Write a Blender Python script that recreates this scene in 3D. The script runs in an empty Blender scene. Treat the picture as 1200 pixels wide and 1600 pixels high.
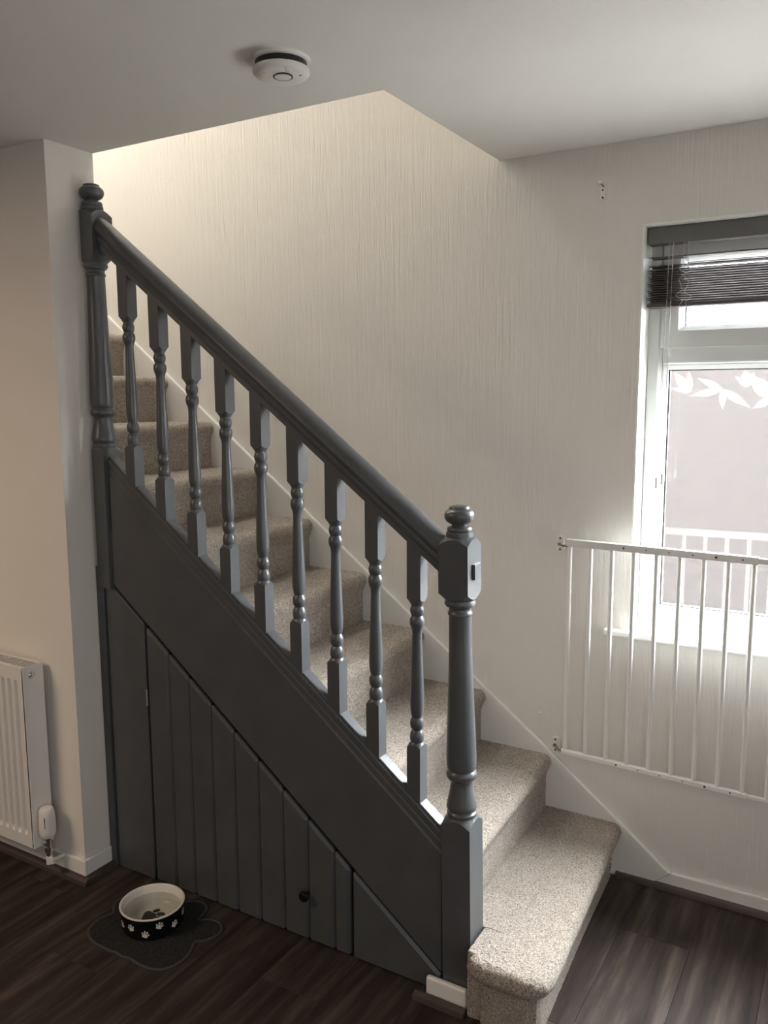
import bpy, bmesh, math, random
from mathutils import Vector, Matrix, noise as mnoise

random.seed(7)
PI = math.pi
scene = bpy.context.scene
C = scene.collection

# ------------------------------------------------------------------ camera
CAM = Vector((1.2623, -1.8785, 1.6266))
yaw, pit, rol = 0.53252, 0.13856, -0.004775
fw = Vector((-math.sin(yaw)*math.cos(pit), math.cos(yaw)*math.cos(pit), -math.sin(pit)))
rt = Vector((math.cos(yaw), math.sin(yaw), 0)); up = rt.cross(fw)
r2 = rt*math.cos(rol) + up*math.sin(rol); u2 = -rt*math.sin(rol) + up*math.cos(rol)
cd = bpy.data.cameras.new('camera'); cam = bpy.data.objects.new('camera', cd); C.objects.link(cam)
M4 = Matrix((r2, u2, -fw)).transposed().to_4x4(); M4.translation = CAM; cam.matrix_world = M4
cd.sensor_fit = 'VERTICAL'; cd.sensor_height = 36.0; cd.sensor_width = 27.0
cd.lens = 1305.63/1600*36.0; cd.clip_start = 0.05
scene.camera = cam

# ------------------------------------------------------------------ overcast sky, exposure, daylight portals, added side fill, landing lamp
w = bpy.data.worlds.new('overcast_sky'); scene.world = w; w.use_nodes = True
bgn = w.node_tree.nodes['Background']
bgn.inputs[0].default_value = (0.95, 0.975, 1.0, 1); bgn.inputs[1].default_value = 93.0
vs = scene.view_settings
vs.view_transform = 'Standard'; vs.look = 'None'; vs.exposure = 0.42; vs.gamma = 1.0; vs.use_curve_mapping = False

def area(name, loc, rot, sx, sy, power, col=(1, 1, 1), portal=False):
    l = bpy.data.lights.new(name, 'AREA'); l.shape = 'RECTANGLE'; l.size = sx; l.size_y = sy
    l.energy = power; l.color = col
    o = bpy.data.objects.new(name, l); C.objects.link(o); o.location = loc; o.rotation_euler = rot
    if portal: l.cycles.is_portal = True
    return o
WX0, WX1, WZ0, WZ1 = 0.600, 1.86, 0.845, 2.142          # window opening in the back wall
W, H = 0.8232, 2.3963                                    # back wall plane, ceiling height
area('window_portal', ((WX0+WX1)/2, W+0.19, (WZ0+WZ1)/2), (-PI/2, 0, 0), WX1-WX0, WZ1-WZ0, 1, portal=True)
area('side_fill_light', (2.43, -3.4, 1.3), (0, PI/2, 0), 1.6, 1.8, 16, (1.0, .97, .95))  # added soft fill from behind the view, no window built there
area('dining_window_daylight', (2.43, -1.30, 1.45), (0, PI/2, 0), 1.2, 1.4, 4.5, (.98, .99, 1.0))
area('landing_window_daylight', (-3.5, 0.45, 3.6), (0, -PI/2, 0), 1.2, 0.6, 32, (1.0, 0.965, 0.88))
area('landing_ceiling_lamp', (-1.6, 0.40, 4.3), (0, 0, 0), 0.5, 0.3, 20, (1.0, 0.965, 0.88))
area('room_ceiling_lamp', (-1.7, -2.1, 2.36), (0, 0, 0), 0.9, 0.9, 27, (1.0, 0.76, 0.55))

# ------------------------------------------------------------------ materials
def mat(name, col=(.5, .5, .5), rough=.5, metal=0., spec=.5):
    m = bpy.data.materials.new(name); m.use_nodes = True
    b = m.node_tree.nodes['Principled BSDF']
    b.inputs['Base Color'].default_value = (*col, 1); b.inputs['Roughness'].default_value = rough
    b.inputs['Metallic'].default_value = metal; b.inputs['Specular IOR Level'].default_value = spec
    return m
class NT:
    def __init__(s, m): s.t = m.node_tree; s.b = s.t.nodes['Principled BSDF']
    def n(s, typ, **k):
        x = s.t.nodes.new(typ)
        for a, v in k.items():
            if a.startswith('i_'):
                key = a[2:]; x.inputs[int(key) if key.isdigit() else key].default_value = v
            else: setattr(x, a, v)
        return x
    def l(s, a, b): s.t.links.new(a, b)
    def coord(s, scale=(1, 1, 1), kind='Object'):
        tc = s.n('ShaderNodeTexCoord'); mp = s.n('ShaderNodeMapping'); mp.inputs['Scale'].default_value = scale
        s.l(tc.outputs[kind], mp.inputs[0]); return mp.outputs[0]
    def noise(s, vec, scale, detail=4., rough=.55):
        x = s.n('ShaderNodeTexNoise'); x.inputs['Scale'].default_value = scale; x.inputs['Detail'].default_value = detail
        x.inputs['Roughness'].default_value = rough; s.l(vec, x.inputs['Vector']); return x.outputs['Fac']
    def ramp(s, fac, stops):
        x = s.n('ShaderNodeValToRGB'); e = x.color_ramp.elements
        while len(e) < len(stops): e.new(.5)
        for k, (p_, c_) in enumerate(stops): e[k].position = p_; e[k].color = (*c_, 1) if len(c_) == 3 else c_
        s.l(fac, x.inputs[0]); return x.outputs[0]
    def bump(s, h, strength, dist):
        x = s.n('ShaderNodeBump'); x.inputs['Strength'].default_value = strength; x.inputs['Distance'].default_value = dist
        s.l(h, x.inputs['Height']); s.l(x.outputs[0], s.b.inputs['Normal']); return x

def plaster(name, col):
    m = mat(name, col, .75, spec=.25); k = NT(m); v = k.coord()
    k.l(k.ramp(k.noise(v, 2.5, 5), [(.3, tuple(c*.96 for c in col)), (.7, col)]), k.b.inputs['Base Color'])
    k.bump(k.noise(v, 140, 4), .12, .002); return m
M = {}
M['ceiling'] = plaster('ceiling_paint', (.82, .80, .765))
M['darkwall'] = plaster('taupe_low_bounce_paint', (.30, .275, .25))  # unseen walls made darker to cut the light they bounce back
M['wall'] = plaster('wall_paint', (.78, .745, .70))
m = mat('ribbed_wallpaper', (.765, .735, .69), .7, spec=.3); k = NT(m); M['paper'] = m
va = k.coord((1, .05, .018)); vb = k.coord((1, .05, .06))
n1 = k.noise(va, 120, 2, .5); n2 = k.noise(vb, 210, 2, .5)
mx = k.n('ShaderNodeMath', operation='ADD'); k.l(n1, mx.inputs[0]); k.l(n2, mx.inputs[1])
k.bump(mx.outputs[0], .34, .004)
M['white'] = mat('white_satin_paint', (.80, .785, .745), .35)
M['upvc'] = mat('white_upvc', (.80, .82, .81), .3)
M['reveal'] = mat('window_reveal_paint', (.84, .85, .81), .5)
m = mat('dark_grey_satin_paint', (.070, .075, .079), .33, spec=.55); k = NT(m); M['grey'] = m
v = k.coord((1, 1, 1)); k.l(k.ramp(k.noise(v, 9, 4), [(.3, (.068, .072, .0765)), (.7, (.084, .089, .0945))]), k.b.inputs['Base Color'])
k.bump(k.noise(k.coord((3, 3, .4)), 60, 3), .06, .002)
M['gap'] = mat('void_shade', (.01, .01, .012), .8)
# carpet
m = mat('beige_twist_carpet', (.33, .29, .25), .95, spec=.1); k = NT(m); M['carpet'] = m
v = k.coord(); f = k.noise(v, 210, 3, .7); big = k.noise(v, 26, 3)
c1 = k.ramp(f, [(.32, (.11, .089, .073)), (.48, (.36, .303, .250)), (.66, (.66, .582, .495))])
mixn = k.n('ShaderNodeMix', data_type='RGBA', blend_type='MULTIPLY'); mixn.inputs[0].default_value = .55
k.l(c1, mixn.inputs[6]); k.l(k.ramp(big, [(.3, (.72, .70, .69)), (.7, (1, 1, 1))]), mixn.inputs[7]); k.l(mixn.outputs[2], k.b.inputs['Base Color'])
k.bump(k.noise(v, 330, 3, .7), .9, .006)
k.b.inputs['Sheen Weight'].default_value = .25; k.b.inputs['Sheen Roughness'].default_value = .6
# laminate
m = mat('dark_laminate', (.03, .024, .022), .55, spec=.12); k = NT(m); M['plank'] = m
oi = k.n('ShaderNodeObjectInfo'); tc = k.n('ShaderNodeTexCoord')
ad = k.n('ShaderNodeVectorMath', operation='ADD'); sc = k.n('ShaderNodeVectorMath', operation='SCALE'); sc.inputs['Scale'].default_value = 37.
cb = k.n('ShaderNodeCombineXYZ'); k.l(oi.outputs['Random'], cb.inputs[0]); k.l(oi.outputs['Random'], cb.inputs[1]); k.l(cb.outputs[0], sc.inputs[0])
mp = k.n('ShaderNodeMapping'); mp.inputs['Scale'].default_value = (9, .8, 1); k.l(tc.outputs['Object'], mp.inputs[0])
k.l(mp.outputs[0], ad.inputs[0]); k.l(sc.outputs[0], ad.inputs[1])
g1 = k.noise(ad.outputs[0], 2.2, 7, .62)
cr = k.ramp(g1, [(.30, (.014, .0105, .0095)), (.50, (.041, .031, .028)), (.70, (.090, .072, .063))])
tone = k.ramp(oi.outputs['Random'], [(0, (.82, .80, .80)), (1, (1.06, 1.03, 1.0))])
mm = k.n('ShaderNodeMix', data_type='RGBA', blend_type='MULTIPLY'); mm.inputs[0].default_value = 1.
k.l(cr, mm.inputs[6]); k.l(tone, mm.inputs[7]); k.l(mm.outputs[2], k.b.inputs['Base Color']); k.bump(g1, .12, .003)
M['bead'] = mat('dark_brown_beading', (.060, .042, .036), .5)
M['chrome'] = mat('chrome', (.75, .75, .76), .18, 1.)
M['darkmetal'] = mat('dark_bronze_metal', (.05, .045, .04), .35, .8)
M['hinge'] = mat('olive_zinc_metal', (.16, .17, .09), .4, .6)
M['knob'] = mat('polished_dark_metal', (.06, .056, .055), .16, .9)
M['black'] = mat('black_plastic', (.012, .012, .013), .4)
M['radiator'] = mat('radiator_enamel', (.76, .745, .72), .32)
M['plastic'] = mat('white_plastic', (.78, .76, .73), .4)
M['gatewhite'] = mat('white_powder_coat', (.80, .79, .76), .35)
M['blind'] = mat('grey_blind', (.125, .122, .115), .45)
M['slat'] = mat('brown_grey_slat', (.082, .070, .070), .4)
M['cord'] = mat('pale_cord', (.45, .42, .38), .8)
M['toggle'] = mat('grey_toggle', (.36, .35, .34), .5)
M['glazeblack'] = mat('black_glaze', (.006, .006, .007), .12)
M['glazewhite'] = mat('white_glaze', (.72, .69, .63), .12)
m = mat('mat_weave', (.026, .026, .026), .9, spec=.2); M['mat'] = m; k = NT(m)
vo = k.n('ShaderNodeTexVoronoi'); vo.inputs['Scale'].default_value = 190; k.l(k.coord(), vo.inputs['Vector']); k.bump(vo.outputs['Distance'], .8, .003)
k.l(k.ramp(vo.outputs['Distance'], [(0, (.045, .044, .043)), (.6, (.018, .018, .018))]), k.b.inputs['Base Color'])
M['matrim'] = mat('mat_rim', (.042, .041, .041), .7)
# clear glass: thin, transparent with Fresnel reflection
def thin_glass(name, tint):
    m = bpy.data.materials.new(name); m.use_nodes = True; t = m.node_tree; t.nodes.clear()
    o = t.nodes.new('ShaderNodeOutputMaterial'); mx = t.nodes.new('ShaderNodeMixShader'); tr = t.nodes.new('ShaderNodeBsdfTransparent')
    gl = t.nodes.new('ShaderNodeBsdfGlossy'); lw = t.nodes.new('ShaderNodeLayerWeight'); lw.inputs[0].default_value = .5; pwn = t.nodes.new('ShaderNodeMath'); pwn.operation = 'POWER'; pwn.inputs[1].default_value = 5.; fr = t.nodes.new('ShaderNodeMath'); fr.operation = 'MULTIPLY_ADD'; fr.inputs[1].default_value = .95; fr.inputs[2].default_value = .045; t.links.new(lw.outputs['Facing'], pwn.inputs[0]); t.links.new(pwn.outputs[0], fr.inputs[0])
    tr.inputs[0].default_value = (*tint, 1); gl.inputs['Roughness'].default_value = .02
    t.links.new(fr.outputs[0], mx.inputs[0]); t.links.new(tr.outputs[0], mx.inputs[1]); t.links.new(gl.outputs[0], mx.inputs[2]); t.links.new(mx.outputs[0], o.inputs[0])
    return m
M['glass'] = thin_glass('window_glass', (.96, .97, .97)); M['water'] = thin_glass('water_surface', (.93, .94, .93))
m = bpy.data.materials.new('etched_leaf_film'); m.use_nodes = True; M['leaf'] = m; t = m.node_tree; t.nodes.clear()
o_ = t.nodes.new('ShaderNodeOutputMaterial'); mx_ = t.nodes.new('ShaderNodeMixShader'); tr_ = t.nodes.new('ShaderNodeBsdfTransparent'); tl_ = t.nodes.new('ShaderNodeBsdfTranslucent')
tl_.inputs[0].default_value = (.9, .9, .86, 1); mx_.inputs[0].default_value = .010
t.links.new(tr_.outputs[0], mx_.inputs[1]); t.links.new(tl_.outputs[0], mx_.inputs[2]); t.links.new(mx_.outputs[0], o_.inputs[0])
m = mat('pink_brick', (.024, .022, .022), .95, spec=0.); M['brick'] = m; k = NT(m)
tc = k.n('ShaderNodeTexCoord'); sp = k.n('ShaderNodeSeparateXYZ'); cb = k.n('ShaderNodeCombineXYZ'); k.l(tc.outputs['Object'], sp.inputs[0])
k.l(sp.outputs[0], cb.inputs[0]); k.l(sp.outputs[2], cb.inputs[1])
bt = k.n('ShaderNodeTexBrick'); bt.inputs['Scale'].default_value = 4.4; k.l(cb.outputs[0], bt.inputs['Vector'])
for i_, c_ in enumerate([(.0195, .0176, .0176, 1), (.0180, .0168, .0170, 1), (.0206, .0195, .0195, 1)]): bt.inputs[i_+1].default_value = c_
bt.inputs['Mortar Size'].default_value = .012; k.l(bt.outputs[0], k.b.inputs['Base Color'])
M['ground'] = mat('outdoor_paving', (.80, .78, .75), .9)
m = mat('green_leaf', (.10, .14, .06), .7); M['plant'] = m

# ------------------------------------------------------------------ mesh helpers
class MB:
    def __init__(s): s.v = []; s.f = []
    def add(s, vs_, fs):
        o = len(s.v); s.v += [tuple(p) for p in vs_]; s.f += [tuple(i+o for i in f_) for f_ in fs]; return s
    def box(s, x0, x1, y0, y1, z0, z1):
        return s.add([(x0, y0, z0), (x1, y0, z0), (x1, y1, z0), (x0, y1, z0), (x0, y0, z1), (x1, y0, z1), (x1, y1, z1), (x0, y1, z1)],
                     [(0, 3, 2, 1), (4, 5, 6, 7), (0, 1, 5, 4), (1, 2, 6, 5), (2, 3, 7, 6), (3, 0, 4, 7)])
    def prism_xz(s, pts, y0, y1):            # polygon in X,Z (any winding) extruded in Y
        n = len(pts); a = sum(pts[i][0]*pts[(i+1) % n][1]-pts[(i+1) % n][0]*pts[i][1] for i in range(n))
        if a < 0: pts = pts[::-1]
        vs_ = [(x, y0, z) for x, z in pts]+[(x, y1, z) for x, z in pts]
        return s.add(vs_, [tuple(range(n)), tuple(range(2*n-1, n-1, -1))]+[(i, i+n, (i+1) % n+n, (i+1) % n) for i in range(n)])
    def prism_xy(s, pts, z0, z1):
        n = len(pts); a = sum(pts[i][0]*pts[(i+1) % n][1]-pts[(i+1) % n][0]*pts[i][1] for i in range(n))
        if a < 0: pts = pts[::-1]
        vs_ = [(x, y, z0) for x, y in pts]+[(x, y, z1) for x, y in pts]
        return s.add(vs_, [tuple(range(n-1, -1, -1)), tuple(range(n, 2*n))]+[(i, (i+1) % n, (i+1) % n+n, i+n) for i in range(n)])
    def sweep_x(s, prof, x0, z0, x1, z1):    # profile in (y, dz), closed, sheared along a slope
        n = len(prof)
        vs_ = [(x0, y, z0+z) for y, z in prof]+[(x1, y, z1+z) for y, z in prof]
        return s.add(vs_, [tuple(range(n-1, -1, -1)), tuple(range(n, 2*n))]+[(i, (i+1) % n, (i+1) % n+n, i+n) for i in range(n)])
    def tube(s, path, r, n=8, cap=True):
        P = [Vector(p) for p in path]; rings = []
        for i, p in enumerate(P):
            d = (P[min(i+1, len(P)-1)]-P[max(i-1, 0)]).normalized()
            a = Vector((0, 0, 1)) if abs(d.z) < .9 else Vector((1, 0, 0))
            e1 = d.cross(a).normalized(); e2 = d.cross(e1)
            rings.append([p+(e1*math.cos(2*PI*j/n)+e2*math.sin(2*PI*j/n))*r for j in range(n)])
        vs_ = [q for r_ in rings for q in r_]; fs = []
        for i in range(len(P)-1):
            for j in range(n): fs.append((i*n+j, i*n+(j+1) % n, (i+1)*n+(j+1) % n, (i+1)*n+j))
        if cap: fs += [tuple(range(n-1, -1, -1)), tuple(range((len(P)-1)*n, len(P)*n))]
        return s.add(vs_, fs)
    def lathe(s, prof, n=32, ctr=(0, 0, 0), axis='z', caps=(True, True)):
        vs_ = []; fs = []
        for r, z in prof:
            for j in range(n):
                a = 2*PI*j/n; q = (r*math.cos(a), r*math.sin(a), z)
                if axis == 'y': q = (q[0], -q[2], q[1])
                if axis == 'x': q = (q[2], q[0], q[1])
                vs_.append((q[0]+ctr[0], q[1]+ctr[1], q[2]+ctr[2]))
        for i in range(len(prof)-1):
            for j in range(n): fs.append((i*n+j, i*n+(j+1) % n, (i+1)*n+(j+1) % n, (i+1)*n+j))
        if caps[0]: fs.append(tuple(range(n-1, -1, -1)))
        if caps[1]: fs.append(tuple(range((len(prof)-1)*n, len(prof)*n)))
        return s.add(vs_, fs)
    def rings(s, rings_):
        n = len(rings_[0]); vs_ = [q for r in rings_ for q in r]; fs = []
        for i in range(len(rings_)-1):
            for j in range(n): fs.append((i*n+j, i*n+(j+1) % n, (i+1)*n+(j+1) % n, (i+1)*n+j))
        fs += [tuple(range(n-1, -1, -1)), tuple(range((len(rings_)-1)*n, len(rings_)*n))]
        return s.add(vs_, fs)
    def mesh(s, name, smooth=None):
        me = bpy.data.meshes.new(name); me.from_pydata(s.v, [], s.f)
        bm = bmesh.new(); bm.from_mesh(me); bmesh.ops.recalc_face_normals(bm, faces=bm.faces); bm.to_mesh(me); bm.free()
        if smooth is not None:
            me.polygons.foreach_set('use_smooth', [True]*len(me.polygons)); me.set_sharp_from_angle(angle=math.radians(smooth))
        return me
    def build(s, name, material, parent=None, smooth=None, bevel=0, seg=2, label=None):
        return link(name, s.mesh(name, smooth), material, parent, bevel, seg, label)

def link(name, me, material=None, parent=None, bevel=0, seg=2, label=None, loc=None):
    o = bpy.data.objects.new(name, me); C.objects.link(o)
    if material is not None and not me.materials: me.materials.append(M[material])
    if parent is not None: o.parent = parent
    if loc is not None: o.location = loc
    if label: o['label'] = label
    if bevel:
        b = o.modifiers.new('bevel', 'BEVEL'); b.width = bevel; b.segments = seg; b.limit_method = 'ANGLE'; b.angle_limit = math.radians(40)
    return o
def thing(name, label, cat, loc=(0, 0, 0), group=None):
    o = bpy.data.objects.new(name, None); C.objects.link(o); o.location = loc; o.empty_display_size = .05
    o['label'] = label; o['category'] = cat
    if group: o['group'] = group
    return o
def struct(o, label=None, cat=None):
    o['kind'] = 'structure'
    if label: o['label'] = label
    if cat: o['category'] = cat
    return o

# ------------------------------------------------------------------ the room shell
XA, YR0, YR1, XB = -0.9575, -0.118, 0.065, 0.1221
XW, XE, YF = -3.6, 2.45, -4.5
struct(MB().box(XW-.1, XE+.1, YF-.1, W+.28, -.14, -.012).build('floor', 'bead'), 'dark brown laminate plank floor', 'floor')
floor = bpy.data.objects['floor']
pw = .205; PLK = MB().box(-pw/2+.0003, pw/2-.0003, -.64+.0003, .64-.0003, -.012, 0).mesh('plank'); PLK.materials.append(M['plank'])
ci = 0
x = .68-pw/2-21*pw
while x < XE+.1:
    offy = [0, .47, .95, .22, .71][ci % 5]; y = -4.9+offy
    while y-.64 < W:
        if x > -2.2 or y > -2:
            o = link('plank', PLK, None, floor, bevel=.0007, seg=1, loc=(x, y, 0))
        y += 1.28
    x += pw; ci += 1
# ceiling: L-shaped slab with the stairwell opening
struct(MB().prism_xy([(XW-.1, YF-.1), (XE+.1, YF-.1), (XE+.1, W), (XB, W), (XB, YR1), (XW-.1, YR1)], H, H+.25).build('ceiling', 'ceiling'),
       'white painted ceiling with stairwell opening', 'ceiling')
wb = MB(); TB = W+.28
wb.box(XW-.1, WX0, W, TB, -.1, 5.0).box(WX1, XE+.1, W, TB, -.1, 2.75).box(WX0, WX1, W, TB, -.1, WZ0-.012).box(WX0, WX1, W, TB, WZ1, 2.75).box(WX0, XE+.1, W, TB, 2.75, 5.0)
struct(wb.build('wall_back', 'paper'), 'off white wall with vertical ribbed wallpaper behind the stairs', 'wall')
struct(MB().box(XW, XA, YR0, YR1, -.01, H).build('wall_left', 'wall'), 'plain painted wall stub beside the staircase', 'wall')
struct(MB().box(XE, XE+.1, YF, W, -.1, H).build('wall_right', 'darkwall'), 'plain painted wall', 'wall')
struct(MB().box(XW-.1, XW, YF, W, -.1, 5.0).build('wall_far', 'darkwall'), 'plain painted wall', 'wall')
struct(MB().box(XW-.1, XE+.1, YF-.1, YF, -.1, H).build('wall_front', 'darkwall'), 'plain painted wall', 'wall')
# upper stairwell
struct(MB().box(XW, XB, YR1-.1, YR1, H+.25, 5.0).build('wall_landing', 'wall'), 'upper stairwell wall', 'wall')
struct(MB().box(XB, XB+.1, YR1-.1, W, H+.25, 5.0).build('wall_stairwell', 'wall'), 'upper stairwell end wall', 'wall')
struct(MB().box(XW-.1, XB+.1, YR1-.1, TB, 5.0, 5.1).build('ceiling_landing', 'ceiling'), 'upper landing ceiling', 'ceiling')

# baseboards and beading
b = MB().prism_xz([(.70, 0.0), (XE, 0.0), (XE, .060), (.772, .060)], W-.014, W).build('baseboard_back', 'white', bevel=.004); struct(b, 'low white baseboard under the window', 'baseboard')
b = MB().box(XW, XA+.012, YR0-.012, YR0, 0, .075).box(XA, XA+.012, YR0, -.012, 0, .075).build('baseboard_left', 'white', bevel=.004); struct(b, 'white baseboard around the wall stub', 'baseboard')
b = MB().box(.300, .422, -.036, -.0185, .004, .062).build('baseboard_newel', 'white', bevel=.007, seg=3); struct(b, 'short white baseboard block in front of the newel post', 'baseboard')
def bead(name, x0, x1, y, z=.020, d=.016):
    q = MB().sweep_x([(y, 0), (y-d, 0), (y-d*.85, z*.55), (y-d*.5, z*.87), (y, z)], x0, 0, x1, 0); return q
struct(bead('', .592, XE, W-.014).build('trim_1', 'bead', smooth=40), 'dark brown floor beading along the back wall', 'beading')
tb = bead('', XW, XA+.034, YR0-.012, .022, .022)
d = .022; tb.add([(XA+.012, YR0-.034, 0), (XA+.034, YR0-.034, 0), (XA+.030, YR0-.03, .013), (XA+.012, YR0-.02, .022), (XA+.012, -.005, 0), (XA+.034, -.005, 0), (XA+.030, -.005, .013), (XA+.012, -.005, .022)],
      [(0, 3, 2, 1), (4, 5, 6, 7), (1, 2, 6, 5), (2, 3, 7, 6), (0, 1, 5, 4), (0, 4, 7, 3)])
struct(tb.build('trim_2', 'bead'), 'dark brown floor beading around the wall stub', 'beading')
struct(MB().sweep_x([(-.040, 0), (-.062, 0), (-.058, .012), (-.046, .018), (-.040, .018)], .272, 0, .424, 0).build('trim_3', 'bead'), 'short brown floor beading by the newel post', 'beading')

# ------------------------------------------------------------------ the staircase
stair = thing('staircase', 'carpeted staircase with dark grey turned balustrade rising to the left', 'staircase', (0, 0, 0))
R_, G_, XS = .19, .2511, .6058
def fuzz(p, amp=.0022):
    v_ = Vector(p)
    a = mnoise.noise(v_*170)+.6*mnoise.noise(v_*330+Vector((5, 1, 2)))
    b_ = mnoise.noise(v_*150+Vector((31, 7, 3)))
    return Vector((b_*amp*.6, mnoise.noise(v_*160+Vector((3, 50, 9)))*amp*.4, a*amp))
def nose_profile(xn, z1, z0, xback):
    # from the back of the tread, over the soft nosing, down the riser
    pts = []; rb = .028; x_ = xback
    while x_ < xn-rb: pts.append((x_, z1)); x_ += .006
    for i in range(0, 11):
        a = PI/2-PI*i/10*.72; pts.append((xn-rb+rb*math.cos(a), z1-rb+rb*math.sin(a)))
    xe, ze = pts[-1]; z_ = ze-.006
    while z_ > z0:
        t_ = min(1, (ze-z_)/.03); pts.append((xe+(xn-.018-xe)*t_, z_)); z_ -= .007
    pts.append((xn-.018, z0)); return pts
def carpet_step(kk):
    xn = XS-(kk-1)*G_; z1 = R_*kk; z0 = z1-R_; back = xn-G_-.045
    sk = {2: .03, 3: .018}.get(kk, .010)
    ya, yb = .046, W-.017
    prof = nose_profile(xn, z1, z0-.002, back)
    dy = .0065 if kk <= 5 else .010
    ny = int((yb-ya)/dy); vs_ = []; fs = []
    for j in range(ny+1):
        y = ya+(yb-ya)*j/ny; sh = sk*(1-(y-ya)/(yb-ya))
        for (px, pz) in prof:
            p = Vector((px+(sh if px > back+.03 else sh), y, pz)); vs_.append(p+fuzz(p))
    n = len(prof)
    for j in range(ny):
        for i in range(n-1): fs.append((j*n+i, j*n+i+1, (j+1)*n+i+1, (j+1)*n+i))
    # closed block below
    o = len(vs_)
    for y in (ya, yb): vs_ += [Vector((back, y, z0-.002))]
    fs += [tuple([o]+[i for i in range(n-1, -1, -1)]), tuple([o+1]+[ny*n+i for i in range(n)])]
    fs += [tuple([o, o+1]+[ny*n]+[j*n for j in range(ny-1, -1, -1)])]
    fs += [tuple([o+1, o]+[j*n+n-1 for j in range(ny+1)])]
    mb = MB(); mb.add(vs_, fs); return mb.build('carpeted_step', 'carpet', stair, smooth=75)
def bottom_step():
    ctrl = [(.606, W-.017), (.655, .02), (.657, -.02), (.648, -.055), (.625, -.078), (.595, -.088), (.48, -.089), (.452, -.082), (.436, -.066), (.429, -.045), (.429, .067), (.340, .068), (.334, W-.017)]
    path = []
    for i in range(len(ctrl)):
        a, b_ = Vector(ctrl[i]), Vector(ctrl[(i+1) % len(ctrl)]); n = max(1, int((b_-a).length/.006))
        for j in range(n): path.append(a.lerp(b_, j/n))
    # inward normals
    N = len(path); nor = []
    for i in range(N):
        t_ = (path[(i+3) % N]-path[(i-3) % N]).normalized(); nor.append(Vector((t_.y, -t_.x)))   # clockwise path: inside is to the right
    rings = []; zt = R_
    prof = [(.036, 0.)]+[(.036, .007*i) for i in range(1, 18)]+[(.035, .125), (.030, .131), (.019, .135), (.009, .140), (.003, .149), (0., .160), (.0015, .169), (.006, .178), (.013, .185), (.022, .189)]
    cen = sum((Vector(p) for p in path), Vector((0, 0)))/N
    def inset(i, d_):
        x_, y_ = path[i]
        wall = y_ > W-.03
        newel = (x_ < .432 and y_ > -.05)
        if wall or newel: 
            q = Vector((x_, y_)); 
            if wall: q.x += (-d_ if x_ > .58 else 0)
            return q
        return path[i]+nor[i]*d_
    for d_, z in prof:
        rings.append([Vector((*inset(i, d_), z)) for i in range(N)])
    last = rings[-1]
    for s_ in range(1, 27):
        t_ = s_/27; rg = []
        for i in range(N):
            q = last[i]; tgt = Vector((.50, min(max(q.y, .0), W-.10), R_)); p = q.lerp(tgt, t_); p.z = R_; rg.append(p)
        rings.append(rg)
    rings = [[p+fuzz(p, .0026) for p in r] for r in rings]
    mb = MB(); mb.rings(rings); return mb.build('carpeted_step', 'carpet', stair, smooth=75)
bottom_step()
for kk in range(2, 14): carpet_step(kk)
# white wall string
Zw = lambda X: .3731+.757*(.3717-X)
MB().prism_xz([(.45, .0), (.700, 0), (.7705, .060), (.7588, .0655), (.3717, .3731), (-2.2, Zw(-2.2)), (-2.2, Zw(-2.2)-.45), (.20, .05)], W-.017, W-.0005).build('wall_string', 'white', stair, bevel=.004, label='white painted sloping board along the wall')
# outer string
Zs = lambda X: .4243+.7895*(.3238-X)
Zb = lambda X: .0690+.780*(.3177-X)
MB().prism_xz([(-.884, Zs(-.884)), (.338, Zs(.338)), (.338, Zb(.338)), (-.9565, Zb(-.9565)), (-.9565, 1.2), (-.884, 1.2)], -.004, .045).build('outer_string', 'grey', stair, bevel=.008, seg=1)
br = [(.047, -.02), (.047, .046), (.044, .050), (.003, .050), (.000, .046), (.000, .032), (.004, .029), (.004, .020), (.001, .016), (.001, -.02)]
rail = MB().sweep_x(br, -.884, Zs(-.884), .338, Zs(.338)).build('base_rail', 'grey', stair)
YC = .024; BX = [-.787+.12856*i for i in range(9)]
zlo = lambda X: .697+.757*(.2415-X)
cut = [-.884]+[v_ for X in BX for v_ in (X-.0205, X+.0205)]+[.336]
for i in range(0, len(cut), 2):
    MB().sweep_x([(.006, .049), (.042, .049), (.042, .056), (.040, .058), (.008, .058), (.006, .056)], cut[i], Zs(cut[i]), cut[i+1], Zs(cut[i+1])).build('fillet_strip', 'grey', rail)
# handrail
hp = [(.044, .0), (.044, .018), (.049, .024), (.051, .034), (.047, .044), (.054, .050), (.058, .062), (.055, .078), (.046, .091), (.033, .098), (.024, .0995), (.015, .098), (.002, .091), (-.007, .078), (-.010, .062), (-.006, .050), (.001, .044), (-.003, .034), (-.001, .024), (.004, .018), (.004, 0)]
Zh = lambda X: 1.180+.7587*(.3125-X)
hx0 = -.886
MB().sweep_x(hp, hx0, Zh(hx0), .326, Zh(.326)).build('handrail', 'grey', stair, smooth=35)
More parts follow.
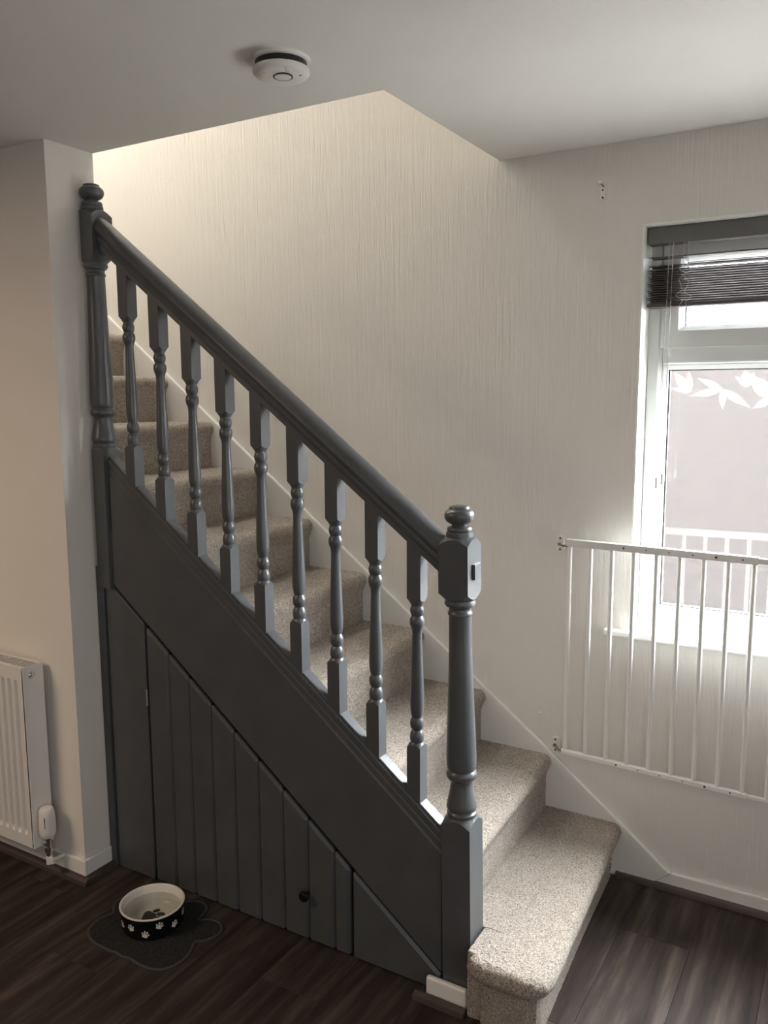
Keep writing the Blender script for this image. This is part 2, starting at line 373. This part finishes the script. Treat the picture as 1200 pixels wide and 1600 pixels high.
# square/round turned members
def ring_c(r, z, n): return [Vector((r*math.cos(2*PI*j/n+PI/n*0), r*math.sin(2*PI*j/n), z)) for j in range(n)]
def ring_s(h, z, n, k=0.): # square ring; z lowered towards the corners by k
    out = []
    for j in range(n):
        a = 2*PI*j/n; c_, s_ = math.cos(a), math.sin(a); q = h/max(abs(c_), abs(s_)); ch = .0025
        x_, y_ = q*c_, q*s_
        out.append(Vector((x_, y_, z+k*(q-h)/(.4142*h))))
    return out
def flat_squares(me, h):
    for p in me.polygons:
        if all(abs(max(abs(me.vertices[i].co.x), abs(me.vertices[i].co.y))-h) < 2e-4 for i in p.vertices): p.use_smooth = False
def turned(spec, n=40):
    out = []
    for it in spec:
        if it[0] == 'c': out.append(ring_c(it[1], it[2], n))
        else: out.append(ring_s(it[1], it[2], n, it[3] if len(it) > 3 else 0.))
    return out
# baluster, origin at the top of its lower block on the axis (photo: z offset -.697)
def bal_rings():
    h = .0202; o = .697; t_ = lambda r, z: ('c', r, z-o)
    sp = [('s', h, -.20), ('s', h, -.004, -.008), ('c', .0185, .000), t_(.0175, .6985), t_(.0190, .705), t_(.0196, .7122), t_(.0182, .7231), t_(.0150, .7290), t_(.0132, .7322), t_(.0155, .7355), t_(.0182, .741), t_(.0194, .7500), t_(.0184, .7594), t_(.0150, .7650), t_(.0140, .7680), t_(.0150, .7702),
          t_(.0176, .782), t_(.0187, .7937), t_(.0190, .8120), t_(.0186, .8296), t_(.0172, .8743), t_(.0150, .9277), t_(.0132, .9806), t_(.0130, 1.0000), t_(.0138, 1.0090), t_(.0165, 1.0165), t_(.0188, 1.0225), t_(.0200, 1.0310), t_(.0190, 1.0402), t_(.0158, 1.0455), t_(.0146, 1.0480), t_(.0162, 1.0507), t_(.0182, 1.0570), t_(.0188, 1.0640), t_(.0176, 1.0710), t_(.0158, 1.0740), t_(.0158, 1.0775), ('c', .0185, .386),
          ('s', h, .392, .008), ('s', h, .555)]
    return turned(sp, 40)
BM = MB().rings(bal_rings()).mesh('baluster', 38); flat_squares(BM, .0202); BM.materials.append(M['grey'])
for X in BX:
    link('baluster', BM, None, stair, loc=(X, YC, zlo(X)))
# newel posts; local z equals the lower newel's height
def newel(ax, zoff, zbot, clampx=None, lean=0., name='newel_post'):
    h = .0412
    sp = [('s', h, zbot), ('s', h, .520, -.018), ('c', .0385, .524), ('c', .0385, .5245)]
    sp += [('c', r, z) for r, z in [(.0400, .527), (.0395, .5335), (.0355, .5375), (.0345, .5400), (.0390, .5430), (.0410, .5480), (.0400, .5560), (.0365, .5720), (.0325, .5900), (.0300, .6080), (.0292, .6200), (.0310, .6235), (.0370, .6270), (.0402, .6325), (.0408, .6382), (.0395, .6450), (.0360, .6490), (.0350, .6510), (.0375, .6540), (.0396, .6620), (.0400, .6862), (.0385, .7300), (.0363, .7919), (.0338, .8550), (.0317, .9135), (.0300, .9900), (.0290, 1.0650), (.0296, 1.0672), (.0318, 1.0690), (.0320, 1.0735), (.0300, 1.0765), (.0284, 1.0810), (.0290, 1.0860), (.0330, 1.0900), (.0365, 1.0918), (.0368, 1.0950), (.0398, 1.0962), (.0402, 1.1010), (.0385, 1.1050), (.0380, 1.1080)]]
    sp += [('s', h, 1.112, .016), ('s', h, 1.268, -.017), ('c', .0345, 1.2715)]
    rg = turned(sp, 48)
    cap = [(.0335, 1.2700), (.0343, 1.2770), (.0335, 1.2830), (.0302, 1.2845), (.0318, 1.2868), (.0322, 1.2910), (.0300, 1.2955), (.0225, 1.2975), (.0185, 1.2992), (.0190, 1.3018), (.0250, 1.3050), (.0330, 1.3105), (.0375, 1.3180), (.0386, 1.3255), (.0370, 1.3330), (.0320, 1.3390), (.0265, 1.3415), (.0262, 1.3435), (.0245, 1.3480), (.0160, 1.3510), (.006, 1.3515)]
    mb = MB().rings([[Vector((max(p.x, clampx) if clampx is not None else p.x, p.y, p.z)) for p in r] for r in rg])
    o = mb.build(name, 'grey', stair, smooth=38); flat_squares(o.data, h)
    o.location = (ax, YC, zoff); o.rotation_euler = (0, lean, 0)
    c_ = MB().lathe(cap, 48)
    if clampx is not None: c_.v = [(max(v_[0], -.0318), v_[1], v_[2]) for v_ in c_.v]
    c_.build('newel_cap', 'grey', o, smooth=40)
    return o
nl = newel(.3862, 0., .0, lean=-.0178)
MB().box(.0400, .0490, -.014, .022, 1.164, 1.204).build('latch_block', 'grey', nl, bevel=.001)
newel(-.9245, .939, .06, clampx=-.0325+.0195)

# ------------------------------------------------------------------ cupboard under the stairs
cup = thing('understair_cupboard', 'dark grey boarded cupboard front under the stairs', 'cupboard', (0, 0, 0))
Zp = lambda X: Zb(X)-.008
MB().prism_xz([(-.9225, .002), (-.7520, .002), (-.7520, Zp(-.7520)), (-.9225, Zp(-.9225))], -.004, .020).build('fixed_panel', 'grey', cup, bevel=.004, seg=1)
MB().prism_xz([(.0445, .002), (.334, .002), (.334, Zp(.334)+.002), (.0445, Zp(.0445))], -.005, .020).build('fixed_panel', 'grey', cup, bevel=.008, seg=1)
MB().prism_xz([(-.9565, .002), (-.9260, .002), (-.9260, Zb(-.9260)), (-.945, 1.068), (-.9565, 1.068)], -.012, .02).build('cover_strip', 'grey', cup, bevel=.003)
MB().prism_xz([(-.95, .004), (.30, .004), (.30, Zb(.30)-.01), (-.95, Zb(-.95)-.01)], .024, .030).build('gap_shade_sheet', 'gap', cup)  # near-black sheet standing in for the shade behind the cupboard gaps
door = bpy.data.objects.new('cupboard_door', None); C.objects.link(door); door.parent = cup
gx = [-.7450, -.6494, -.5655, -.4760, -.3855, -.2930, -.2015, -.1110, -.0180, .0365]
for a, b_ in zip(gx[:-1], gx[1:]):
    MB().prism_xz([(a+.0006, .004), (b_-.0006, .004), (b_-.0006, Zp(b_)-.004), (a+.0006, Zp(a)-.004)], -.005, .018).build('door_board', 'grey', door, bevel=.0075, seg=1)
MB().lathe([(.006, 0), (.006, .010), (.010, .013), (.0155, .018), (.0165, .023), (.0145, .028), (.008, .031), (.002, .0315)], 24, (-.111, -.004, .1585), 'y').build('door_knob', 'knob', door, smooth=40)
for hz in (.62, .22):
    MB().box(-.7512, -.7452, -.0065, -.001, hz, hz+.055).lathe([(.003, 0), (.003, .055)], 8, (-.7484, -.007, hz)).build('hinge', 'chrome' if hz > .5 else 'grey', door)

# ------------------------------------------------------------------ window
win = thing('window_1', 'white framed window above the wooden sill', 'window', (0, 0, 0)); win['kind'] = 'structure'
FY0, FY1 = W+.098, W+.165
def frame_ring(name, x0, x1, z0, z1, w_, y0, y1, parent, material='upvc', cham=.014):
    # mitred frame with a chamfered inner lip
    mb = MB()
    def ring(i, y): return [(x0+i, y, z0+i), (x1-i, y, z0+i), (x1-i, y, z1-i), (x0+i, y, z1-i)]
    rs = [ring(0, y1), ring(0, y0), ring(w_-cham, y0), ring(w_, y0+cham*.8), ring(w_, y1)]
    vs_ = [p for r in rs for p in r]; fs = []
    for i in range(5):
        for j in range(4): fs.append((i*4+j, i*4+(j+1) % 4, ((i+1) % 5)*4+(j+1) % 4, ((i+1) % 5)*4+j))
    mb.add(vs_, fs); return mb.build(name, material, parent)
XM = 1.262
frame_ring('window_frame', WX0+.006, WX1-.006, .868, WZ1-.002, .046, FY0, FY1, win)
MB().box(.650, WX1-.05, FY0+.001, FY1-.001, 1.722, 1.782).build('transom', 'upvc', win, bevel=.006)
MB().box(XM-.032, XM+.032, FY0+.001, FY1-.001, .905, 2.10).build('mullion', 'upvc', win, bevel=.006)
for (a, b_) in ((.650, XM-.030), (XM+.030, WX1-.05)):
    frame_ring('glazing_bead', a-.004, b_+.004, .905, 1.726, .022, FY0+.012, FY1-.006, win)
    p_ = MB().box(a+.015, b_-.015, FY0+.034, FY0+.038, .920, 1.712).build('glass_pane', 'glass', win)
    g = frame_ring('gasket', a+.010, b_-.010, .918, 1.713, .0125, FY0+.028, FY0+.0345, p_, 'black', .001)
    s_ = frame_ring('opening_sash', a-.004, b_+.004, 1.772, 2.104, .066, FY0-.010, FY1-.008, win)
    p_ = MB().box(a+.050, b_-.050, FY0+.034, FY0+.038, 1.82, 2.055).build('glass_pane', 'glass', win)
    g = frame_ring('gasket', a+.058, b_-.058, 1.832, 2.044, .0085, FY0+.022, FY0+.033, p_, 'black', .001)
MB().prism_xy([(.522, W-.032), (XE-.3, W-.032), (XE-.3, W-.001), (WX1, W-.001), (WX1, FY0+.02), (WX0, FY0+.02), (WX0, W-.001), (.522, W-.001)], .838, .862).build('window_sill', 'reveal', win, bevel=.008, seg=3)
mb = MB().box(WX0-.002, WX0+.004, W-.0015, FY0+.02, .86, WZ1).box(WX1-.004, WX1+.002, W-.0015, FY0+.02, .86, WZ1).box(WX0-.002, WX1+.002, W-.0015, FY0+.02, WZ1-.004, WZ1+.002)
mb.build('window_reveal', 'reveal', win)
# etched leaf film sprigs on the pane
pane = [o for o in win.children if o.name.startswith('glass_pane')][0]
def leaf(cx, cz, ang, L, wd, parent):
    mb = MB(); n = 8; y = FY0+.0335; ca, sa = math.cos(ang), math.sin(ang); L_ = []; R2 = []
    for i in range(n+1):
        t_ = i/n; hw = wd*math.sin(PI*t_**.8)**1.15 if 0 < i < n else .0005
        px, pz = cx+ca*L*t_, cz+sa*L*t_
        L_.append((px-sa*hw, y, pz+ca*hw)); R2.append((px+sa*hw, y, pz-ca*hw))
    vs_ = L_+R2; fs = [(i, i+1, n+1+i+1, n+1+i) for i in range(n)]
    vs2 = [(x_, y-.0004, z_) for x_, _, z_ in vs_]
    mb.add(vs_+vs2, fs+[tuple(j+len(vs_) for j in f_[::-1]) for f_ in fs])
    return mb.build('etched_leaf', 'leaf', parent)
for (cx, cz, sprig) in ((.8335, 1.640, ((-.60, .10, .013), (-1.55, .062, .011), (-2.95, .10, .012), (2.70, .085, .011))), (.975, 1.612, ((-2.6, .06, .012), (-1.2, .07, .012), (2.3, .10, .022))),
                        (.735, 1.632, ((2.25, .085, .016), (1.65, .07, .010), (2.9, .06, .008))), (.905, 1.648, ((1.75, .055, .018), (1.2, .05, .010), (2.4, .05, .009))), (1.10, 1.64, ((-.6, .09, .013), (-1.6, .06, .011), (-2.8, .09, .012), (2.4, .06, .01)))):
    for a, L, wd in sprig: leaf(cx, cz, a, L, wd, pane)

# venetian blind, drawn up
bl = thing('venetian_blind', 'dark grey venetian blind drawn up at the top of the window', 'blind', (0, 0, 0))
BX0, BX1 = .612, WX1-.010
MB().box(BX0-.003, BX1, W+.030, W+.078, 2.086, 2.1375).build('head_rail', 'blind', bl, bevel=.0015)
SL = MB(); nS = 6
prof_s = [(W+.032+.048*i/nS, .0040*math.sin(PI*i/nS)) for i in range(nS+1)]
for (zz, x0_) in [(2.0465, BX0+.004), (2.0200, BX0+.003)]+[(2.008-.0070*i, BX0+.004*((i*7) % 3)/2) for i in range(15)]:
    p2 = [(y, z) for y, z in prof_s]+[(y, z-.0026) for y, z in reversed(prof_s)]
    MB().sweep_x(p2, x0_, zz+random.uniform(-.0006, .0006), BX1-.002, zz+random.uniform(-.0006, .0006)).build('slat', 'slat', bl)
MB().box(BX0, BX1-.001, W+.032, W+.080, 1.8945, 1.9060).build('bottom_rail', 'slat', bl, bevel=.002)
for cx in (.722, 1.25, 1.74):
    mb = MB()
    for dx in (-.006, .008): mb.tube([(cx+dx, W+.031, 2.088), (cx+dx+.001, W+.0305, 2.05), (cx+dx, W+.031, 2.01)], .0009, 6)
    for s_ in (-1, 1):
        pts = []; 
        for i in range(36):
            t_ = i/35; pts.append((cx+s_*.010+.013*math.sin(t_*PI*5.5+s_)*(.55+.45*math.sin(t_*11)), W+.028+.002*math.sin(t_*17), 2.008-.115*t_))
        mb.tube(pts, .0011, 6)
    mb.build('ladder_cord', 'cord', bl)
for (px, pz, xa) in ((.6619, 1.350, .674), (.6794, 1.363, .686)):
    c_ = MB().tube([(xa, W+.030, 2.088), (xa-.001, W+.028, 1.9), (px+.0025, W+.030, 1.6), (px, W+.034, pz)], .0010, 6).build('pull_cord', 'cord', bl)
    MB().lathe([(.004, -.022), (.0048, -.020), (.0040, .010), (.0034, .012)], 12, (px, W+.034, pz)).build('cord_toggle', 'toggle', c_)

# outside
struct(MB().box(-8, 10, TB, 14, -.35, -.20).build('ground', 'ground'), 'pale paved yard outside the window', 'ground')
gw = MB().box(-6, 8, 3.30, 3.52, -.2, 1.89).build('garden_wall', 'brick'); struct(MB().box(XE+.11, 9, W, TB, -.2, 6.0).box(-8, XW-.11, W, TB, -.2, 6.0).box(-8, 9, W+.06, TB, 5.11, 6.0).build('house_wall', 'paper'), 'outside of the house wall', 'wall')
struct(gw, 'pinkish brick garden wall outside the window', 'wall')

# ------------------------------------------------------------------ safety gate folded back against the wall
TH = -.0637; S_ = .0706
gate = thing('safety_gate', 'white metal safety gate swung open below the window', 'safety gate', (.4158, .7632, 0)); gate.rotation_euler = (0, 0, TH)
ZT, ZB_ = 1.137, .428
def rrect(x0, x1, y0, y1, z0, z1): return MB().box(x0, x1, y0, y1, z0, z1)
XJ = 8*S_+.012
for (z0, z1) in ((ZT-.004, ZT+.020), (ZB_-.013, ZB_+.004)):
    r_ = rrect(-.012, XJ, -.009, .009, z0, z1).build('outer_rail', 'gatewhite', gate, bevel=.003)
    rrect(XJ-.05, 1.05, -.0065, .0065, z0+.003, z1-.003).build('inner_rail', 'gatewhite', gate, bevel=.002)
    for i, (hx, hr) in enumerate(((2.55, .0033), (3.55, .0022), (4.55, .0022), (5.55, .0022), (6.5, .0038), (7.55, .0026))):
        MB().lathe([(hr, 0), (hr, .0006)], 10, (hx*S_, -.0088, (z0+z1)/2), 'y').build('rail_hole', 'black', r_)
BARM = MB().lathe([(.0072, ZB_+.002), (.0072, ZT)], 12).mesh('gate_bar', 40); BARM.materials.append(M['gatewhite'])
for i in range(15): link('gate_bar', BARM, None, gate, loc=(i*S_, 0, 0))
for z_, flip in ((1.129, 1), (.418, -1)):
    pl = MB(); pts = []
    for j in range(24):
        a = 2*PI*j/24; ex = .0135*math.cos(a); ez = .0135*math.sin(a)+(.0150 if math.sin(a) > 0 else -.0150); pts.append((-.054+ex, z_+ez))
    pl.prism_xz(pts, .046, .056)
    b_ = pl.build('wall_bracket', 'gatewhite', gate, bevel=.002)
    for dz in (-.019, .019): MB().lathe([(.0036, 0), (.0034, .0012), (.001, .0014)], 12, (-.054, .0465, z_+dz), 'y').build('screw', 'darkmetal', b_)
    MB().tube([(-.058, .040, z_), (-.046, .030, z_), (-.030, .012, z_+.001), (-.010, .001, z_+.003)], .0034, 10).lathe([(.0048, -.004), (.0048, .004)], 12, (-.054, .042, z_)).build('hinge_pin', 'hinge', gate, smooth=40)

# ------------------------------------------------------------------ wall hook
hk = thing('wall_bracket_hook', 'small chrome hook bracket on the wall left of the window', 'hook', (.4715, W, 2.25))
MB().box(-.006, .006, -.0022, 0, -.020, .024).build('plate', 'chrome', hk, bevel=.001)
for z_ in (-.013, .010): MB().lathe([(.0032, 0), (.003, .0012), (.001, .0015)], 10, (0, -.0022, z_), 'y').build('screw', 'darkmetal', hk)
MB().box(-.006, .006, -.030, 0, .022, .0245).box(-.006, .006, -.0315, -.029, .022, .034).build('hook_arm', 'chrome', hk, bevel=.0008)

# filled screw holes in the wallpaper
for (px, pz, lb) in ((.3088, 1.2341, 'small white filler blob on the wall above the gate hinge'), (.3041, .5176, 'small white filler blob on the wall near the lower gate hinge')):
    o = MB().lathe([(.0055, 0), (.0045, .0012), (.0015, .0018)], 10, (0, 0, 0), 'y').build('filler_blob', 'white', smooth=60); o.location = (px, W, pz); o['label'] = lb; o['category'] = 'filler'

# ------------------------------------------------------------------ radiator
RX1 = -1.086; RX0 = -2.1; RY0, RY1 = -.220, -.152; RZ0, RZ1 = .122, .753
rad = thing('radiator', 'white ribbed panel radiator on the wall at the left', 'radiator', (0, 0, 0))
fp = MB(); pit_ = .0333; x = RX1-.020; pts = [(RX1-.003, RY0)]
while x > RX0+.03:
    for (dx, dy) in ((0, 0), (-.006, .0), (-.010, .012), (-.021, .012), (-.025, 0)): pts.append((x+dx, RY0+dy))
    x -= pit_
pts.append((RX0, RY0))
vs_ = []; fs = []; zs_ = [RZ0+.004, RZ0+.045, RZ0+.060, RZ1-.060, RZ1-.045, RZ1-.004]
for zi, z in enumerate(zs_):
    for (px, py) in pts: vs_.append((px, py if 2 <= zi <= 3 else RY0, z))
for (px, py) in pts: vs_.append((px, RY0+.018, RZ1-.004))
for (px, py) in pts: vs_.append((px, RY0+.018, RZ0+.004))
n = len(pts)
order = [7, 0, 1, 2, 3, 4, 5, 6]
for a, b_ in zip(order[:-1], order[1:]):
    for i in range(n-1): fs.append((a*n+i, a*n+i+1, b_*n+i+1, b_*n+i))
fp.add(vs_, fs).build('front_panel', 'radiator', rad)
MB().box(RX0, RX1-.002, RY1, RY1+.010, RZ0+.01, RZ1-.008).build('rear_panel', 'radiator', rad, bevel=.003)
ec = MB().box(RX1-.002, RX1+.0015, RY0+.002, RY1+.012, RZ0, RZ1).build('end_cover', 'radiator', rad, bevel=.0015)
tg = MB().box(RX0, RX1-.002, RY0-.001, RY0+.014, RZ1-.006, RZ1).box(RX0, RX1-.002, RY1-.002, RY1+.012, RZ1-.006, RZ1)
xx = RX1-.02
while xx > RX0: tg.box(xx-.003, xx, RY0+.01, RY1, RZ1-.004, RZ1-.001); xx -= .016
tg.build('top_grille', 'radiator', rad)
MB().lathe([(.0125, 0), (.0125, .003), (.009, .004), (.009, .002), (.006, .002), (.006, .006), (.002, .0065)], 20, (RX1+.0015, -.186, .722), 'x').build('air_vent_plug', 'chrome', rad, smooth=40)
for xx in (-1.35, -1.9): [MB().box(xx, xx+.03, RY1+.01, YR0, z_, z_+.07).build('wall_mount', 'radiator', rad) for z_ in (RZ1-.12, RZ0+.05)]
TX, TY = -1.058, -.182
vb = MB().lathe([(.008, .082), (.008, .104), (.0125, .106), (.0125, .124), (.009, .126), (.009, .150), (.013, .152), (.013, .160)], 20, (TX, TY, 0)).tube([(TX, TY, .136), (RX1-.01, TY, .136)], .010, 14).build('valve_body', 'chrome', rad, smooth=40)
MB().lathe([(.014, .158), (.0205, .160), (.0255, .170), (.0270, .180), (.0272, .215), (.0255, .246), (.0235, .257), (.0200, .262), (.004, .263)], 28, (TX, TY, 0)).build('thermostat_head', 'plastic', rad, smooth=40)
a_ = math.atan2(-1, 1); MB().box(-.0012, .0012, -.0010, .0005, .20, .238).build('index_mark', 'black', rad).location = (TX+.0266*math.cos(a_-.15), TY+.0266*math.sin(a_-.15), 0)
MB().lathe([(.0105, .062), (.0105, .090)], 16, (TX, TY, 0)).box(TX-.002, TX+.022, TY-.004, TY+.004, .066, .086).build('pipe_clip', 'plastic', rad, bevel=.001)
MB().tube([(TX, TY, .085), (TX, TY, .074), (TX+.002, TY+.012, .069), (TX+.004, YR0-.012, .068)], .0072, 14).build('pipe', 'plastic', rad, smooth=40)

# ------------------------------------------------------------------ smoke alarm on the ceiling
sa_ = thing('smoke_alarm', 'round white smoke alarm on the ceiling above the stairs', 'smoke alarm', (.018, -.226, H))
MB().lathe([(.064, -.008), (.067, -.0065), (.068, 0)], 48).build('base_plate', 'plastic', sa_, smooth=40)
MB().lathe([(.0600, -.023), (.0600, -.007)], 48).build('vent_ring', 'black', sa_, smooth=40)
MB().lathe([(.014, -.0445), (.036, -.0438), (.050, -.041), (.060, -.0365), (.0655, -.031), (.0665, -.026), (.0650, -.0225), (.050, -.022)], 48).build('cover', 'plastic', sa_, smooth=60)
vs_ = []
bx, by = .014, -.012
MB().lathe([(.0200, -.0453), (.0232, -.0451), (.0236, -.0425)], 32, (bx, by, 0)).build('button_surround', 'black', sa_, smooth=40)
MB().lathe([(.006, -.0459), (.0180, -.0458), (.0200, -.0451), (.0200, -.043)], 32, (bx, by, 0)).build('test_button', 'plastic', sa_, smooth=40)
def cover_z(r):
    pr = [(0, -.0445), (.036, -.0438), (.050, -.041), (.060, -.0365), (.0655, -.031), (.0665, -.026)]
    for (r0, z0), (r1, z1) in zip(pr[:-1], pr[1:]):
        if r <= r1: return z0+(z1-z0)*(r-r0)/(r1-r0)
    return -.026
def mark(name, pts, r, material):
    MB().tube([(x_, y_, cover_z(math.hypot(x_, y_))-.0002) for x_, y_ in pts], r, 6).build(name, material, sa_)
mark('printed_mark', [(.030, -.020), (.037, -.030), (.043, -.041)], .0009, 'toggle')
mark('printed_mark', [(.037, -.022), (.041, -.028)], .0007, 'toggle')
mark('indicator_light', [(.046, .006), (.051, .009)], .0014, 'black')
mark('printed_mark', [(-.012, -.048), (-.010, -.050)], .0010, 'toggle')
mark('printed_mark', [(-.033, -.040), (-.031, -.041)], .0010, 'toggle')

# ------------------------------------------------------------------ pet bowl on its mat
mt = thing('paw_shaped_mat', 'dark grey paw shaped feeding mat under the pet bowl', 'mat', (0, 0, 0))
out = [(-.7214, -.3164), (-.6753, -.3386), (-.6242, -.3395), (-.5885, -.3422), (-.5745, -.3354), (-.5439, -.3412), (-.523, -.3337), (-.4845, -.3402), (-.4433, -.3402), (-.4079, -.3303), (-.3853, -.3079), (-.3755, -.277), (-.3747, -.2412), (-.3903, -.2006), (-.4020, -.1850), (-.3990, -.1780),
       (-.3805, -.1643), (-.3661, -.1352), (-.3644, -.1025), (-.3836, -.0776), (-.4164, -.0671), (-.4474, -.0739), (-.4700, -.0960), (-.4720, -.0800), (-.4803, -.0435), (-.499, -.023), (-.5372, -.0173), (-.5661, -.034), (-.5900, -.0700), (-.6050, -.0600),
       (-.625, -.035), (-.655, -.024), (-.690, -.032), (-.704, -.060), (-.694, -.100), (-.700, -.112), (-.730, -.100), (-.762, -.116), (-.772, -.150), (-.758, -.182), (-.728, -.205), (-.7384, -.2197), (-.7465, -.2582), (-.7381, -.2902)]
def smooth_loop(p, it=2):
    for _ in range(it):
        q = []
        for i in range(len(p)):
            a, b_ = Vector(p[i]), Vector(p[(i+1) % len(p)]); q += [a*.75+b_*.25, a*.25+b_*.75]
        p = q
    return p
ol = smooth_loop(out, 2)
MB().prism_xy([(v_[0], v_[1]) for v_ in ol], .0005, .0042).build('mat_base', 'mat', mt)
n = len(ol); rs = []
for i in range(n):
    t_ = (ol[(i+1) % n]-ol[i-1]).normalized(); nn = Vector((-t_.y, t_.x))
    rs.append([(ol[i].x+nn.x*a, ol[i].y+nn.y*a, z) for a, z in ((-.001, .0003), (-.001, .0045), (.002, .0060), (.006, .0058), (.008, .0038), (.008, .0003))])
mb = MB(); vs_ = [p for r in rs for p in r]; fs = []
for i in range(n):
    for j in range(6): fs.append((i*6+j, i*6+(j+1) % 6, ((i+1) % n)*6+(j+1) % 6, ((i+1) % n)*6+j))
mb.add(vs_, fs).build('mat_rim', 'matrim', mt, smooth=50)

BC = Vector((-.581, -.178, .0044))
bowl = thing('pet_bowl', 'black pet bowl with white paw prints and white inside', 'bowl', BC)
BR = .0985; BH = .073
def brad(z): return BR-.006+.006*(z/BH)
MB().lathe([(.080, 0), (.088, .001), (brad(.006), .006), (brad(.03), .03), (brad(.062), .062), (brad(.068)-.0003, .0690)], 64, caps=(True, False)).build('bowl_body', 'glazeblack', bowl, smooth=40)
MB().lathe([(brad(.068), .0686), (brad(.07)+.0003, .0715), (BR-.0035, BH), (BR-.007, .0715), (BR-.009, .066), (BR-.014, .028), (BR-.024, .016), (BR-.040, .0125), (.004, .012)], 64, caps=(False, True)).build('bowl_lining', 'glazewhite', bowl, smooth=50)
MB().lathe([(.0005, .0478), (BR-.0117, .0478), (BR-.0117, .0480), (.0005, .0480)], 64).build('water', 'water', bowl)
PAWS = [(0, -.25, .55, .46, 0.)]+[(dx, dz, rx, rz, a) for dx, dz, rx, rz, a in ((-.62, .12, .17, .26, .45), (-.25, .52, .18, .28, .12), (.25, .52, .18, .28, -.12), (.62, .12, .17, .26, -.45))]
def paw_blob(dx, dz, rx, rz, a, main):
    pts = []
    for j in range(20):
        t_ = 2*PI*j/20; r = 1.
        if main: r = 1-.16*math.cos(3*(t_-PI/2)+PI)*1.
        x_, y_ = rx*r*math.cos(t_), rz*r*math.sin(t_); pts.append((dx+x_*math.cos(a)-y_*math.sin(a), dz+x_*math.sin(a)+y_*math.cos(a)))
    return pts
def wall_paw(ang, zc, size, rot):
    mb = MB()
    for bi, (dx, dz, rx, rz, a) in enumerate(PAWS):
        pts = paw_blob(dx, dz, rx, rz, a, bi == 0); vs_ = []
        for (u, v_) in [(dx, dz)]+pts:
            uu = u*math.cos(rot)-v_*math.sin(rot); vv = u*math.sin(rot)+v_*math.cos(rot)
            z = zc+vv*size; th = ang+uu*size/BR; r = brad(z)+.0006; vs_.append((r*math.cos(th), r*math.sin(th), z))
        mb.add(vs_, [(0, i, i % 20+1) for i in range(1, 21)])
    return mb.build('paw_print', 'glazewhite', bowl, smooth=60)
cam_a = math.atan2(CAM.y-BC.y, CAM.x-BC.x)
for (px, z, rot) in ((-.93, .036, -.35), (-.67, .041, .35), (-.26, .024, -.35), (.18, .047, -.45), (.65, .031, -.6), (.93, .045, -.3)):
    wall_paw(cam_a+math.asin(px), z, .0155, rot)
for extra in (2.2, 2.8, 3.4, 4.0): wall_paw(cam_a+extra, .036, .0155, .3)
mb = MB()
for bi, (dx, dz, rx, rz, a) in enumerate(PAWS):
    ps = paw_blob(dx, dz, rx, rz, a, bi == 0); ra = -1.05
    mb.add([(x_*.046*math.cos(ra)-y_*.046*math.sin(ra)-.010, x_*.046*math.sin(ra)+y_*.046*math.cos(ra)+.006, .0150) for x_, y_ in ps], [tuple(range(20))])
mb.build('inside_paw_print', 'glazeblack', bowl)
